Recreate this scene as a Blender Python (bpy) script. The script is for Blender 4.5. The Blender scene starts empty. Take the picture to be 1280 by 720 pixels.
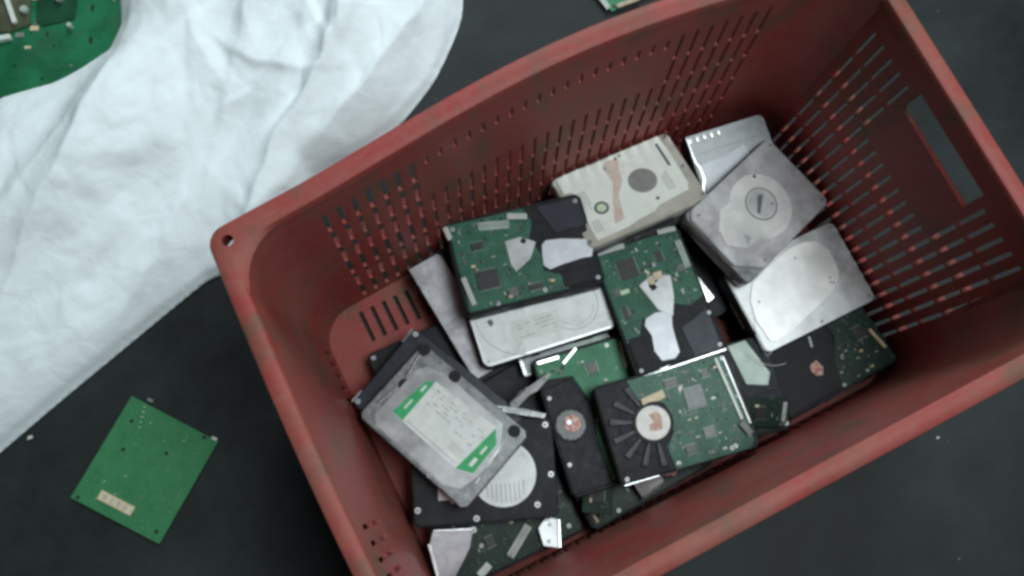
import bpy, bmesh, math, random
from mathutils import Vector, Matrix, noise
PI = math.pi
MM = 0.001
scene = bpy.context.scene
COL = scene.collection
rnd = random.Random(7)

# ------------------------------------------------------------------ materials
def new_mat(name):
    m = bpy.data.materials.new(name); m.use_nodes = True
    return m, m.node_tree.nodes, m.node_tree.links, m.node_tree.nodes['Principled BSDF']

def mat(name, col, rough=.5, metal=0., col2=None, nscale=60, lo=.4, hi=.6, rvar=0., bump=0., bscale=300, dirt=None, dirt_amt=.5, dscale=18, spec=.5, coat=0.):
    """colour with mottling (noise between col and col2), wear stains, bump"""
    m, N, L, b = new_mat(name)
    b.inputs['Roughness'].default_value = rough; b.inputs['Metallic'].default_value = metal
    b.inputs['Specular IOR Level'].default_value = spec
    b.inputs['Coat Weight'].default_value = coat; b.inputs['Coat Roughness'].default_value = .35
    tc = N.new('ShaderNodeTexCoord')
    out = None
    if col2 is not None:
        n = N.new('ShaderNodeTexNoise'); n.inputs['Scale'].default_value = nscale; n.inputs['Detail'].default_value = 6
        n.inputs['Roughness'].default_value = .65
        L.new(tc.outputs['Object'], n.inputs['Vector'])
        r = N.new('ShaderNodeMapRange'); r.inputs['From Min'].default_value = lo; r.inputs['From Max'].default_value = hi
        L.new(n.outputs['Fac'], r.inputs['Value'])
        mx = N.new('ShaderNodeMix'); mx.data_type = 'RGBA'
        mx.inputs['A'].default_value = (*col, 1); mx.inputs['B'].default_value = (*col2, 1)
        L.new(r.outputs['Result'], mx.inputs['Factor']); out = mx.outputs['Result']
        if rvar:
            q = N.new('ShaderNodeMapRange'); q.inputs['From Min'].default_value = .3; q.inputs['From Max'].default_value = .7
            q.inputs['To Min'].default_value = max(.03, rough - rvar); q.inputs['To Max'].default_value = min(1, rough + rvar)
            L.new(n.outputs['Fac'], q.inputs['Value']); L.new(q.outputs['Result'], b.inputs['Roughness'])
    if dirt is not None:
        n2 = N.new('ShaderNodeTexNoise'); n2.inputs['Scale'].default_value = dscale; n2.inputs['Detail'].default_value = 9
        n2.inputs['Roughness'].default_value = .7; n2.inputs['Distortion'].default_value = .6
        L.new(tc.outputs['Object'], n2.inputs['Vector'])
        r2 = N.new('ShaderNodeMapRange'); r2.inputs['From Min'].default_value = .5; r2.inputs['From Max'].default_value = .68
        r2.inputs['To Max'].default_value = dirt_amt
        L.new(n2.outputs['Fac'], r2.inputs['Value'])
        m2 = N.new('ShaderNodeMix'); m2.data_type = 'RGBA'; m2.inputs['B'].default_value = (*dirt, 1)
        L.new(r2.outputs['Result'], m2.inputs['Factor'])
        if out is not None: L.new(out, m2.inputs['A'])
        else: m2.inputs['A'].default_value = (*col, 1)
        out = m2.outputs['Result']
    if out is not None: L.new(out, b.inputs['Base Color'])
    else: b.inputs['Base Color'].default_value = (*col, 1)
    if bump:
        n3 = N.new('ShaderNodeTexNoise'); n3.inputs['Scale'].default_value = bscale; n3.inputs['Detail'].default_value = 5
        L.new(tc.outputs['Object'], n3.inputs['Vector'])
        bp = N.new('ShaderNodeBump'); bp.inputs['Strength'].default_value = bump; bp.inputs['Distance'].default_value = .001
        L.new(n3.outputs['Fac'], bp.inputs['Height']); L.new(bp.outputs['Normal'], b.inputs['Normal'])
    return m

def pcb_mat(name, dark, light, seed=0., gloss=.45):
    """solder-masked board: copper runs showing through as paler green lines, vias as dots"""
    m, N, L, b = new_mat(name)
    b.inputs['Roughness'].default_value = gloss; b.inputs['Coat Weight'].default_value = .06; b.inputs['Coat Roughness'].default_value = .4; b.inputs['Specular IOR Level'].default_value = .3
    tc = N.new('ShaderNodeTexCoord')
    mp = N.new('ShaderNodeMapping'); mp.inputs['Location'].default_value = (seed, seed * 1.7, 0); mp.inputs['Rotation'].default_value = (0, 0, .78)
    L.new(tc.outputs['Object'], mp.inputs['Vector'])
    nz = N.new('ShaderNodeTexNoise'); nz.inputs['Scale'].default_value = 55; nz.inputs['Detail'].default_value = 4
    L.new(tc.outputs['Object'], nz.inputs['Vector'])
    w = N.new('ShaderNodeTexWave'); w.inputs['Scale'].default_value = 130; w.inputs['Distortion'].default_value = 3; w.inputs['Detail'].default_value = 2
    L.new(mp.outputs['Vector'], w.inputs['Vector'])
    br = N.new('ShaderNodeTexBrick'); br.inputs['Scale'].default_value = 95; br.inputs['Mortar Size'].default_value = .06
    br.inputs['Color1'].default_value = (0, 0, 0, 1); br.inputs['Color2'].default_value = (.35, .35, .35, 1); br.inputs['Mortar'].default_value = (1, 1, 1, 1)
    mp2 = N.new('ShaderNodeMapping'); mp2.inputs['Location'].default_value = (seed * 2.1, seed, 0)
    L.new(tc.outputs['Object'], mp2.inputs['Vector']); L.new(mp2.outputs['Vector'], br.inputs['Vector'])
    mul = N.new('ShaderNodeMath'); mul.operation = 'MULTIPLY'
    L.new(w.outputs['Fac'], mul.inputs[0]); L.new(br.outputs['Color'], mul.inputs[1])
    add = N.new('ShaderNodeMath'); add.operation = 'ADD'
    r = N.new('ShaderNodeMapRange'); r.inputs['From Min'].default_value = .35; r.inputs['From Max'].default_value = .65; r.inputs['To Max'].default_value = .6
    L.new(nz.outputs['Fac'], r.inputs['Value']); L.new(r.outputs['Result'], add.inputs[0]); L.new(mul.outputs[0], add.inputs[1]); add.use_clamp = True
    vo = N.new('ShaderNodeTexVoronoi'); vo.inputs['Scale'].default_value = 210
    L.new(mp2.outputs['Vector'], vo.inputs['Vector'])
    lt = N.new('ShaderNodeMath'); lt.operation = 'LESS_THAN'; lt.inputs[1].default_value = .16
    L.new(vo.outputs['Distance'], lt.inputs[0])
    mx = N.new('ShaderNodeMix'); mx.data_type = 'RGBA'; mx.inputs['A'].default_value = (*dark, 1); mx.inputs['B'].default_value = (*light, 1)
    L.new(add.outputs[0], mx.inputs['Factor'])
    m2 = N.new('ShaderNodeMix'); m2.data_type = 'RGBA'; m2.inputs['B'].default_value = (.16, .26, .17, 1)
    k = N.new('ShaderNodeMath'); k.operation = 'MULTIPLY'; k.inputs[1].default_value = .55
    L.new(lt.outputs[0], k.inputs[0]); L.new(k.outputs[0], m2.inputs['Factor'])
    L.new(mx.outputs['Result'], m2.inputs['A']); L.new(m2.outputs['Result'], b.inputs['Base Color'])
    bp = N.new('ShaderNodeBump'); bp.inputs['Strength'].default_value = .3; bp.inputs['Distance'].default_value = .0004
    L.new(add.outputs[0], bp.inputs['Height']); L.new(bp.outputs['Normal'], b.inputs['Normal'])
    return m

M = {}
M['black'] = mat('black_casting', (.007, .008, .010), .5, .1, (.017, .018, .023), 120, rvar=.12, bump=.25, bscale=900, dirt=(.045, .042, .04), dirt_amt=.3, dscale=30, spec=.22)
M['navy'] = mat('navy_casting', (.008, .010, .020), .42, .2, (.014, .017, .031), 60, rvar=.12, bump=.2, bscale=700)
M['grey_cast'] = mat('grey_casting', (.19, .20, .21), .42, .6, (.30, .31, .32), 90, rvar=.12, bump=.25, bscale=800)
M['steel'] = mat('brushed_steel', (.62, .63, .65), .34, .55, (.76, .77, .78), 22, rvar=.08, bump=.08, bscale=90, dirt=(.42, .41, .40), dirt_amt=.45, dscale=22)
M['steel_dull'] = mat('dull_steel', (.46, .47, .48), .36, .5, (.58, .59, .60), 24, rvar=.1, bump=.1, bscale=80, dirt=(.28, .25, .24), dirt_amt=.5, dscale=18)
M['steel_pale'] = mat('pale_steel', (.70, .71, .70), .34, .35, (.84, .84, .82), 16, rvar=.08, bump=.08, bscale=70, dirt=(.50, .48, .47), dirt_amt=.5, dscale=16)
M['screw_metal'] = mat('screw_metal', (.42, .43, .44), .45, .7, (.55, .56, .57), 300)
M['steel_bright'] = mat('bright_steel', (.8, .82, .84), .25, .95, (.88, .9, .9), 30, rvar=.1)
M['lid_lilac'] = mat('lilac_lid', (.36, .35, .38), .42, .3, (.48, .47, .50), 40, rvar=.1, bump=.2, bscale=150, dirt=(.12, .11, .12), dirt_amt=.6, dscale=30)
M['label_white'] = mat('white_label', (.74, .79, .77), .45, 0, (.82, .86, .84), 60, dirt=(.42, .44, .43), dirt_amt=.6, dscale=45, bump=.1, bscale=200)
M['label_beige'] = mat('beige_label', (.78, .82, .75), .45, 0, (.83, .86, .80), 40, dirt=(.66, .66, .58), dirt_amt=.5, dscale=35, bump=.12, bscale=150)
M['label_pale'] = mat('pale_grey_label', (.56, .60, .65), .4, 0, (.66, .69, .74), 35, dirt=(.42, .43, .45), dirt_amt=.5, dscale=40)
M['lid_brown'] = mat('brownish_lid', (.50, .50, .52), .34, .45, (.64, .64, .66), 24, rvar=.1, bump=.1, bscale=80, dirt=(.2, .17, .16), dirt_amt=.5, dscale=18)
M['label_grey'] = mat('grey_label', (.36, .39, .43), .4, 0, (.46, .49, .53), 35, dirt=(.25, .26, .28), dirt_amt=.5, dscale=40)
M['lid_beige'] = mat('beige_grey_lid', (.44, .43, .38), .42, .3, (.56, .54, .48), 30, rvar=.1, dirt=(.3, .27, .23), dirt_amt=.5, dscale=20)
M['pink'] = mat('pink_smear', (.66, .42, .40), .5, 0, (.64, .60, .52), 90, .35, .6)
M['green_ink'] = mat('green_label_print', (.03, .36, .12), .4, 0, (.05, .46, .18), 50)
M['ink'] = mat('grey_print', (.10, .11, .11), .55)
M['ink_pale'] = mat('pale_print', (.36, .38, .38), .55)
M['disc_grey'] = mat('grey_sticker', (.22, .22, .21), .55, 0, (.27, .27, .26), 120)
M['lime'] = mat('pale_green_seal', (.55, .72, .5), .45)
M['pcb'] = pcb_mat('green_board', (.008, .055, .034), (.035, .15, .095), .3)
M['pcb_dark'] = pcb_mat('dark_green_board', (.003, .014, .009), (.009, .036, .023), 1.1)
M['pcb_bright'] = pcb_mat('bright_green_board', (.012, .13, .06), (.03, .24, .11), 2.3)
M['pcb_back'] = pcb_mat('bare_board_back', (.030, .155, .062), (.05, .21, .09), 3.7)
M['pcb_big'] = mat('large_board', (.005, .10, .040), .6, 0, (.012, .16, .070), 22, dirt=(.03, .09, .045), dirt_amt=.6, dscale=14, spec=.25)
M['pcb_deep'] = mat('deep_green_plate', (.004, .045, .020), .6, 0, (.008, .065, .03), 40, spec=.25)
M['olive'] = mat('olive_component', (.05, .06, .03), .6, 0, (.08, .085, .05), 90)
M['pcb_edge'] = mat('board_edge', (.30, .27, .14), .6)
M['chip'] = mat('black_chip', (.018, .018, .020), .4, 0, (.03, .03, .032), 200)
M['chip_grey'] = mat('grey_chip', (.10, .11, .11), .42, 0, (.14, .15, .15), 150)
M['solder'] = mat('solder', (.38, .40, .38), .5, .6, (.28, .3, .28), 300)
M['gold'] = mat('gold_contacts', (.65, .52, .25), .35, .8, (.75, .65, .4), 200)
M['tan'] = mat('tan_flex', (.55, .45, .28), .5, 0, (.66, .56, .38), 150)
M['ivory'] = mat('ivory_plastic', (.62, .66, .62), .45, 0, (.72, .75, .72), 100)
M['rib_grey'] = mat('ribbed_casting', (.014, .016, .021), .5, .1, (.026, .029, .036), 120, rvar=.1, bump=.2, bscale=700)
M['hole'] = mat('screw_hole', (.006, .006, .007), .7)
M['plate_pale'] = mat('pale_pcb_cover', (.36, .45, .40), .5, .1, (.48, .56, .50), 60, dirt=(.25, .32, .28), dirt_amt=.6, dscale=50)
M['rust'] = mat('coppery_hub', (.30, .09, .07), .5, .3, (.45, .33, .30), 260, .42, .58)
M['hub_white'] = mat('hub_white', (.56, .55, .52), .5, .1, (.66, .64, .61), 80)
M['hub_brown'] = mat('hub_brown_stain', (.35, .20, .15), .5, .1, (.5, .34, .27), 200)

def red_plastic():
    m, N, L, b = new_mat('dusty_red_plastic')
    b.inputs['Roughness'].default_value = .5; b.inputs['Specular IOR Level'].default_value = .22
    tc = N.new('ShaderNodeTexCoord')
    n = N.new('ShaderNodeTexNoise'); n.inputs['Scale'].default_value = 9; n.inputs['Detail'].default_value = 8; n.inputs['Roughness'].default_value = .65; n.inputs['Distortion'].default_value = .8
    L.new(tc.outputs['Object'], n.inputs['Vector'])
    r = N.new('ShaderNodeMapRange'); r.inputs['From Min'].default_value = .42; r.inputs['From Max'].default_value = .68; r.inputs['To Max'].default_value = .6
    L.new(n.outputs['Fac'], r.inputs['Value'])
    mx = N.new('ShaderNodeMix'); mx.data_type = 'RGBA'; mx.inputs['A'].default_value = (.29, .050, .046, 1); mx.inputs['B'].default_value = (.25, .12, .09, 1)
    L.new(r.outputs['Result'], mx.inputs['Factor'])
    n2 = N.new('ShaderNodeTexNoise'); n2.inputs['Scale'].default_value = 160; n2.inputs['Detail'].default_value = 4
    L.new(tc.outputs['Object'], n2.inputs['Vector'])
    r2 = N.new('ShaderNodeMapRange'); r2.inputs['From Min'].default_value = .45; r2.inputs['From Max'].default_value = .75; r2.inputs['To Max'].default_value = .35
    L.new(n2.outputs['Fac'], r2.inputs['Value'])
    m2 = N.new('ShaderNodeMix'); m2.data_type = 'RGBA'; m2.inputs['B'].default_value = (.30, .11, .085, 1)
    L.new(r2.outputs['Result'], m2.inputs['Factor']); L.new(mx.outputs['Result'], m2.inputs['A'])
    mpS = N.new('ShaderNodeMapping'); mpS.inputs['Scale'].default_value = (14, 90, 60); mpS.inputs['Rotation'].default_value = (.3, .2, .5)
    L.new(tc.outputs['Object'], mpS.inputs['Vector'])
    n4 = N.new('ShaderNodeTexNoise'); n4.inputs['Scale'].default_value = 1.6; n4.inputs['Detail'].default_value = 8; n4.inputs['Roughness'].default_value = .75; L.new(mpS.outputs['Vector'], n4.inputs['Vector'])
    r4 = N.new('ShaderNodeMapRange'); r4.inputs['From Min'].default_value = .60; r4.inputs['From Max'].default_value = .72; r4.inputs['To Max'].default_value = .5
    L.new(n4.outputs['Fac'], r4.inputs['Value'])
    m4 = N.new('ShaderNodeMix'); m4.data_type = 'RGBA'; m4.inputs['B'].default_value = (.37, .15, .125, 1)
    L.new(r4.outputs['Result'], m4.inputs['Factor']); L.new(m2.outputs['Result'], m4.inputs['A'])
    n5 = N.new('ShaderNodeTexNoise'); n5.inputs['Scale'].default_value = 16; n5.inputs['Detail'].default_value = 7; n5.inputs['Roughness'].default_value = .7; L.new(tc.outputs['Object'], n5.inputs['Vector'])
    r5 = N.new('ShaderNodeMapRange'); r5.inputs['From Min'].default_value = .5; r5.inputs['From Max'].default_value = .66; r5.inputs['To Max'].default_value = .85
    L.new(n5.outputs['Fac'], r5.inputs['Value'])
    m5 = N.new('ShaderNodeMix'); m5.data_type = 'RGBA'; m5.inputs['B'].default_value = (.13, .085, .055, 1)
    L.new(r5.outputs['Result'], m5.inputs['Factor']); L.new(m4.outputs['Result'], m5.inputs['A'])
    L.new(m5.outputs['Result'], b.inputs['Base Color'])
    q = N.new('ShaderNodeMapRange'); q.inputs['To Min'].default_value = .34; q.inputs['To Max'].default_value = .68
    L.new(n.outputs['Fac'], q.inputs['Value']); L.new(q.outputs['Result'], b.inputs['Roughness'])
    bp = N.new('ShaderNodeBump'); bp.inputs['Strength'].default_value = .25; bp.inputs['Distance'].default_value = .001
    L.new(n2.outputs['Fac'], bp.inputs['Height']); L.new(bp.outputs['Normal'], b.inputs['Normal'])
    return m
M['red'] = red_plastic()

def floor_mat():
    m, N, L, b = new_mat('black_rubber_floor'); b.inputs['Specular IOR Level'].default_value = .28
    tc = N.new('ShaderNodeTexCoord')
    n = N.new('ShaderNodeTexNoise'); n.inputs['Scale'].default_value = 5; n.inputs['Detail'].default_value = 12; n.inputs['Roughness'].default_value = .7
    L.new(tc.outputs['Object'], n.inputs['Vector'])
    r = N.new('ShaderNodeMapRange'); r.inputs['From Min'].default_value = .35; r.inputs['From Max'].default_value = .7
    L.new(n.outputs['Fac'], r.inputs['Value'])
    mx = N.new('ShaderNodeMix'); mx.data_type = 'RGBA'; mx.inputs['A'].default_value = (.007, .009, .0095, 1); mx.inputs['B'].default_value = (.030, .037, .038, 1)
    L.new(r.outputs['Result'], mx.inputs['Factor'])
    # fine dust specks
    vo = N.new('ShaderNodeTexVoronoi'); vo.inputs['Scale'].default_value = 42; L.new(tc.outputs['Object'], vo.inputs['Vector'])
    lt = N.new('ShaderNodeMapRange'); lt.inputs['From Min'].default_value = .06; lt.inputs['From Max'].default_value = .015
    L.new(vo.outputs['Distance'], lt.inputs['Value'])
    nn = N.new('ShaderNodeTexNoise'); nn.inputs['Scale'].default_value = 30; L.new(tc.outputs['Object'], nn.inputs['Vector'])
    g = N.new('ShaderNodeMapRange'); g.inputs['From Min'].default_value = .50; g.inputs['From Max'].default_value = .60
    L.new(nn.outputs['Fac'], g.inputs['Value'])
    mu = N.new('ShaderNodeMath'); mu.operation = 'MULTIPLY'; L.new(lt.outputs['Result'], mu.inputs[0]); L.new(g.outputs['Result'], mu.inputs[1])
    m2 = N.new('ShaderNodeMix'); m2.data_type = 'RGBA'; m2.inputs['B'].default_value = (.3, .31, .3, 1)
    L.new(mu.outputs[0], m2.inputs['Factor']); L.new(mx.outputs['Result'], m2.inputs['A'])
    L.new(m2.outputs['Result'], b.inputs['Base Color'])
    q = N.new('ShaderNodeMapRange'); q.inputs['To Min'].default_value = .5; q.inputs['To Max'].default_value = .75
    L.new(n.outputs['Fac'], q.inputs['Value']); L.new(q.outputs['Result'], b.inputs['Roughness'])
    n3 = N.new('ShaderNodeTexNoise'); n3.inputs['Scale'].default_value = 260; n3.inputs['Detail'].default_value = 4; L.new(tc.outputs['Object'], n3.inputs['Vector'])
    bp = N.new('ShaderNodeBump'); bp.inputs['Strength'].default_value = .16; bp.inputs['Distance'].default_value = .001
    L.new(n3.outputs['Fac'], bp.inputs['Height']); L.new(bp.outputs['Normal'], b.inputs['Normal'])
    return m
M['floor'] = floor_mat()

def bag_mat():
    m, N, L, b = new_mat('white_woven_plastic')
    b.inputs['Roughness'].default_value = .8; b.inputs['Specular IOR Level'].default_value = .2
    tc = N.new('ShaderNodeTexCoord')
    n = N.new('ShaderNodeTexNoise'); n.inputs['Scale'].default_value = 7; n.inputs['Detail'].default_value = 6
    L.new(tc.outputs['Object'], n.inputs['Vector'])
    mx = N.new('ShaderNodeMix'); mx.data_type = 'RGBA'; mx.inputs['A'].default_value = (.76, .83, .86, 1); mx.inputs['B'].default_value = (.84, .91, .94, 1)
    L.new(n.outputs['Fac'], mx.inputs['Factor']); L.new(mx.outputs['Result'], b.inputs['Base Color'])
    n2 = N.new('ShaderNodeTexNoise'); n2.inputs['Scale'].default_value = 34; n2.inputs['Detail'].default_value = 5; n2.inputs['Distortion'].default_value = .6
    L.new(tc.outputs['Object'], n2.inputs['Vector'])
    bp = N.new('ShaderNodeBump'); bp.inputs['Strength'].default_value = .35; bp.inputs['Distance'].default_value = .006
    L.new(n2.outputs['Fac'], bp.inputs['Height'])
    w1 = N.new('ShaderNodeTexChecker'); w1.inputs['Scale'].default_value = 420; L.new(tc.outputs['Object'], w1.inputs['Vector'])
    bp2 = N.new('ShaderNodeBump'); bp2.inputs['Strength'].default_value = .12; bp2.inputs['Distance'].default_value = .0004
    L.new(w1.outputs['Fac'], bp2.inputs['Height']); L.new(bp.outputs['Normal'], bp2.inputs['Normal']); L.new(bp2.outputs['Normal'], b.inputs['Normal'])
    return m
M['bag'] = bag_mat()

# ------------------------------------------------------------------ mesh helpers (millimetres in, metres out)
class Part:
    def __init__(s): s.bm = bmesh.new(); s.mats = []
    def slot(s, m):
        if m not in s.mats: s.mats.append(m)
        return s.mats.index(m)
    def absorb(s, b, m):
        i = s.slot(m)
        for f in b.faces: f.material_index = i
        me = bpy.data.meshes.new('tmp'); b.to_mesh(me); b.free()
        s.bm.from_mesh(me); bpy.data.meshes.remove(me)
    def prism(s, pts, z0, z1, m, bev=0., seg=1, topsc=None):
        b = bmesh.new()
        if sum(pts[i-1][0]*pts[i][1]-pts[i][0]*pts[i-1][1] for i in range(len(pts))) < 0: pts = pts[::-1]
        lo = [b.verts.new((x, y, z0)) for x, y in pts]; hi = [b.verts.new((x, y, z1)) for x, y in pts]
        n = len(pts)
        b.faces.new(lo[::-1]); top = b.faces.new(hi)
        for i in range(n): b.faces.new((lo[i], lo[(i+1) % n], hi[(i+1) % n], hi[i]))
        if bev > 0:
            bmesh.ops.bevel(b, geom=[e for e in b.edges if all(v.co.z > (z0+z1)/2 for v in e.verts)] if bev > (z1-z0)*.4 else list(b.edges), offset=min(bev, (z1-z0)*.9), segments=seg, affect='EDGES', clamp_overlap=True)
        s.absorb(b, m); return s
    def box(s, x0, x1, y0, y1, z0, z1, m, bev=0., rot=0., seg=1):
        cx, cy = (x0+x1)/2, (y0+y1)/2; hx, hy = abs(x1-x0)/2, abs(y1-y0)/2; c, d = math.cos(rot), math.sin(rot)
        return s.prism([(cx+c*a-d*e, cy+d*a+c*e) for a, e in ((-hx, -hy), (hx, -hy), (hx, hy), (-hx, hy))], z0, z1, m, bev, seg)
    def disc(s, cx, cy, r, z0, z1, m, bev=0., n=40, a0=0, a1=2*PI):
        full = a1-a0 > 6.28
        pts = [(cx+r*math.cos(a0+(a1-a0)*i/(n if full else n-1)), cy+r*math.sin(a0+(a1-a0)*i/(n if full else n-1))) for i in range(n)]
        return s.prism(pts, z0, z1, m, bev)
    def ring(s, cx, cy, ri, ro, z0, z1, m, n=48, a0=0., a1=2*PI, bev=0.):
        b = bmesh.new(); full = a1-a0 > 6.28; k = n if full else n+1
        prof = [(ri, z0), (ri, z1-bev), (ri+bev, z1), (ro-bev, z1), (ro, z1-bev), (ro, z0)] if bev else [(ri, z0), (ri, z1), (ro, z1), (ro, z0)]
        V = [[b.verts.new((cx+r*math.cos(a0+(a1-a0)*i/n), cy+r*math.sin(a0+(a1-a0)*i/n), z)) for r, z in prof] for i in range(k)]
        for i in range(n):
            A, B = V[i], V[(i+1) % k]
            for j in range(len(prof)):
                q = (j+1) % len(prof); b.faces.new((A[j], A[q], B[q], B[j]))
        if not full: b.faces.new(V[0][::-1]); b.faces.new(V[-1])
        s.absorb(b, m); return s
    def screw(s, x, y, z, r=3., m='screw_metal', dark=True):
        s.disc(x, y, r, z-1.2, z+.9, M[m], .5, 20)
        if dark: s.disc(x, y, r*.42, z+.5, z+1.0, M['hole'], 0, 6)
        return s
    def done(s, name, parent=None, smooth=35):
        bmesh.ops.recalc_face_normals(s.bm, faces=s.bm.faces)
        for f in s.bm.faces: f.smooth = True
        for e in s.bm.edges:
            if len(e.link_faces) != 2 or e.calc_face_angle(9) > math.radians(smooth): e.smooth = False
        for v in s.bm.verts: v.co *= MM
        me = bpy.data.meshes.new(name); s.bm.to_mesh(me); s.bm.free()
        for m in s.mats: me.materials.append(m)
        o = bpy.data.objects.new(name, me); COL.objects.link(o)
        if parent is not None: o.parent = parent
        return o

def tag(o, label, cat, group=None, kind=None):
    if label: o['label'] = label
    if cat: o['category'] = cat
    if group: o['group'] = group
    if kind: o['kind'] = kind
    return o

def thing(name, label, cat, top, ang, group=None, thick=26., scale=1.):
    """Empty at the base of a flat thing whose top-face centre is `top` (mm), ang = yaw, roll about x, pitch about y (deg)"""
    a = [math.radians(v) for v in ang]
    R = Matrix.Rotation(a[0], 4, 'Z') @ Matrix.Rotation(a[2], 4, 'Y') @ Matrix.Rotation(a[1], 4, 'X')
    p = Vector(top) * MM - (R @ Vector((0, 0, thick*scale*MM)))
    o = bpy.data.objects.new(name, None); COL.objects.link(o); o.empty_display_size = .03
    o.matrix_world = Matrix.Translation(p) @ R @ Matrix.Scale(scale, 4)
    tag(o, label, cat, group); return o

HX, HY = 73.5, 50.8
HG = 'scrap hard drives piled in the red crate'

def casting_outline(c=5., waist=True):
    p = [(-HX+c, -HY), (-30, -HY), (-28, -HY+1.5), (26, -HY+1.5), (28, -HY), (HX-c, -HY), (HX, -HY+c), (HX, HY-c), (HX-c, HY), (28, HY), (26, HY-1.5), (-28, HY-1.5), (-30, HY), (-HX+c, HY), (-HX, HY-c), (-HX, -HY+c)]
    return p

def body(parent, m, h=20., holes=True, label=None):
    p = Part(); p.prism(casting_outline(), 0, h, M[m], .8)
    # side screw bosses and grooves, part of the casting
    for x in (-60, -16, 44):
        for s in (-1, 1):
            p.box(x-4, x+4, s*HY-.8 if s > 0 else -HY-.6, s*HY+.6 if s > 0 else -HY+.8, 3, 10, M[m], .4)
    for s in (-1, 1): p.box(-HX+8, HX-8, s*(HY-.4)-.7, s*(HY-.4)+.7, h-5.5, h-4.2, M['hole'])
    p.box(-HX-.5, -HX+2, -20, 22, 2, 9, M['hole'])       # connector recess on the end
    for k in range(7): p.box(-HX-1., -HX+1, -14+k*4.6, -12.6+k*4.6, 4, 7, M['gold'])
    return p.done('casting', parent)

def lid_screws(parent, z, spots, r=3.2, m='screw_metal', name='screw'):
    for x, y in spots:
        q = Part().screw(x, y, z, r, m); q.done(name, parent)

def chip(parent, x, y, w, h, z, m='chip', rot=0., name='chip'):
    p = Part(); p.box(x-w/2, x+w/2, y-h/2, y+h/2, z+.2, z+1.6, M[m], .25, rot)
    c, s = math.cos(rot), math.sin(rot)
    n = max(3, int(w/1.6))
    for k in range(n):                                    # legs
        a = -w/2+.8+k*(w-1.6)/(n-1)
        for sg in (-1, 1):
            e = sg*(h/2+.6); px, py = x+c*a-s*e, y+s*a+c*e
            p.box(px-.32, px+.32, py-.7, py+.7, z+.1, z+.5, M['solder'], 0, rot)
    return p.done(name, parent)

def scatter(p, poly_test, n, z, seed, lo=(-HX, -HY), hi=(HX, HY), big=1.):
    """surface-mount parts, soldered onto the board mesh"""
    r = random.Random(seed)
    k = 0
    while k < n:
        x, y = r.uniform(lo[0], hi[0]), r.uniform(lo[1], hi[1])
        if not poly_test(x, y): continue
        k += 1
        w, h = r.choice([(2.2, 1.1), (1.1, 2.2), (3.2, 1.6), (1.6, 3.2), (1.2, 1.2), (4.2, 2.6)])
        w *= big; h *= big
        mm = r.choice(['chip_grey', 'chip', 'chip', 'solder', 'chip', 'pcb_dark', 'tan'] if w > 1.8 else ['solder', 'chip_grey', 'chip', 'pcb_dark'])
        p.box(x-w/2, x+w/2, y-h/2, y+h/2, z, z+r.uniform(.5, 1.3), M[mm], .12)
        if r.random() < .6:
            if w > h:
                for s in (-1, 1): p.box(x+s*w/2-.3, x+s*w/2+.3, y-h/2, y+h/2, z, z+.5, M['solder'])
            else:
                for s in (-1, 1): p.box(x-w/2, x+w/2, y+s*h/2-.3, y+s*h/2+.3, z, z+.5, M['solder'])

def inside(poly):
    def t(x, y, mg=2.5):
        c = False; n = len(poly)
        for i in range(n):
            (x1, y1), (x2, y2) = poly[i], poly[i-1]
            if (y1 > y) != (y2 > y) and x < (x2-x1)*(y-y1)/(y2-y1)+x1: c = not c
            dx, dy = x2-x1, y2-y1; L2 = dx*dx+dy*dy or 1
            u = max(0, min(1, ((x-x1)*dx+(y-y1)*dy)/L2))
            if math.hypot(x-x1-u*dx, y-y1-u*dy) < mg: return False
        return c
    return t

def minus(test, holes):
    return lambda x, y: test(x, y) and not any(math.hypot(x-a, y-b) < r for a, b, r in holes)

def print_lines(p, x0, x1, ys, z, m='ink_pale', seed=0, th=.9, dens=.8):
    """blocks of unreadable fine print on a label, as on the photo"""
    r = random.Random(seed)
    for y in ys:
        x = x0
        while x < x1-2:
            w = r.uniform(2, 7)
            if r.random() < dens: p.box(x, min(x+w, x1), y-th/2, y+th/2, z, z+.08, M[m])
            x += w+1.2

def barcode(p, x0, x1, y0, y1, z, seed=0, m='ink'):
    r = random.Random(seed); x = x0
    while x < x1:
        w = r.choice([.4, .7, 1.1]); p.box(x, x+w, y0, y1, z, z+.08, M[m]); x += w+r.choice([.5, .8, 1.2])

def rrect(x0, x1, y0, y1, r, n=6):
    pts = []
    for cx, cy, a in ((x1-r, y1-r, 0), (x0+r, y1-r, PI/2), (x0+r, y0+r, PI), (x1-r, y0+r, 1.5*PI)):
        pts += [(cx+r*math.cos(a+PI/2*i/n), cy+r*math.sin(a+PI/2*i/n)) for i in range(n+1)]
    return pts

# =================================================================== SETTING: floor
fp = Part(); fp.prism([(-3500, -3500), (3500, -3500), (3500, 3500), (-3500, 3500)], -20, 0, M['floor'])
fl = fp.done('floor'); fl['kind'] = 'structure'

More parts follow.
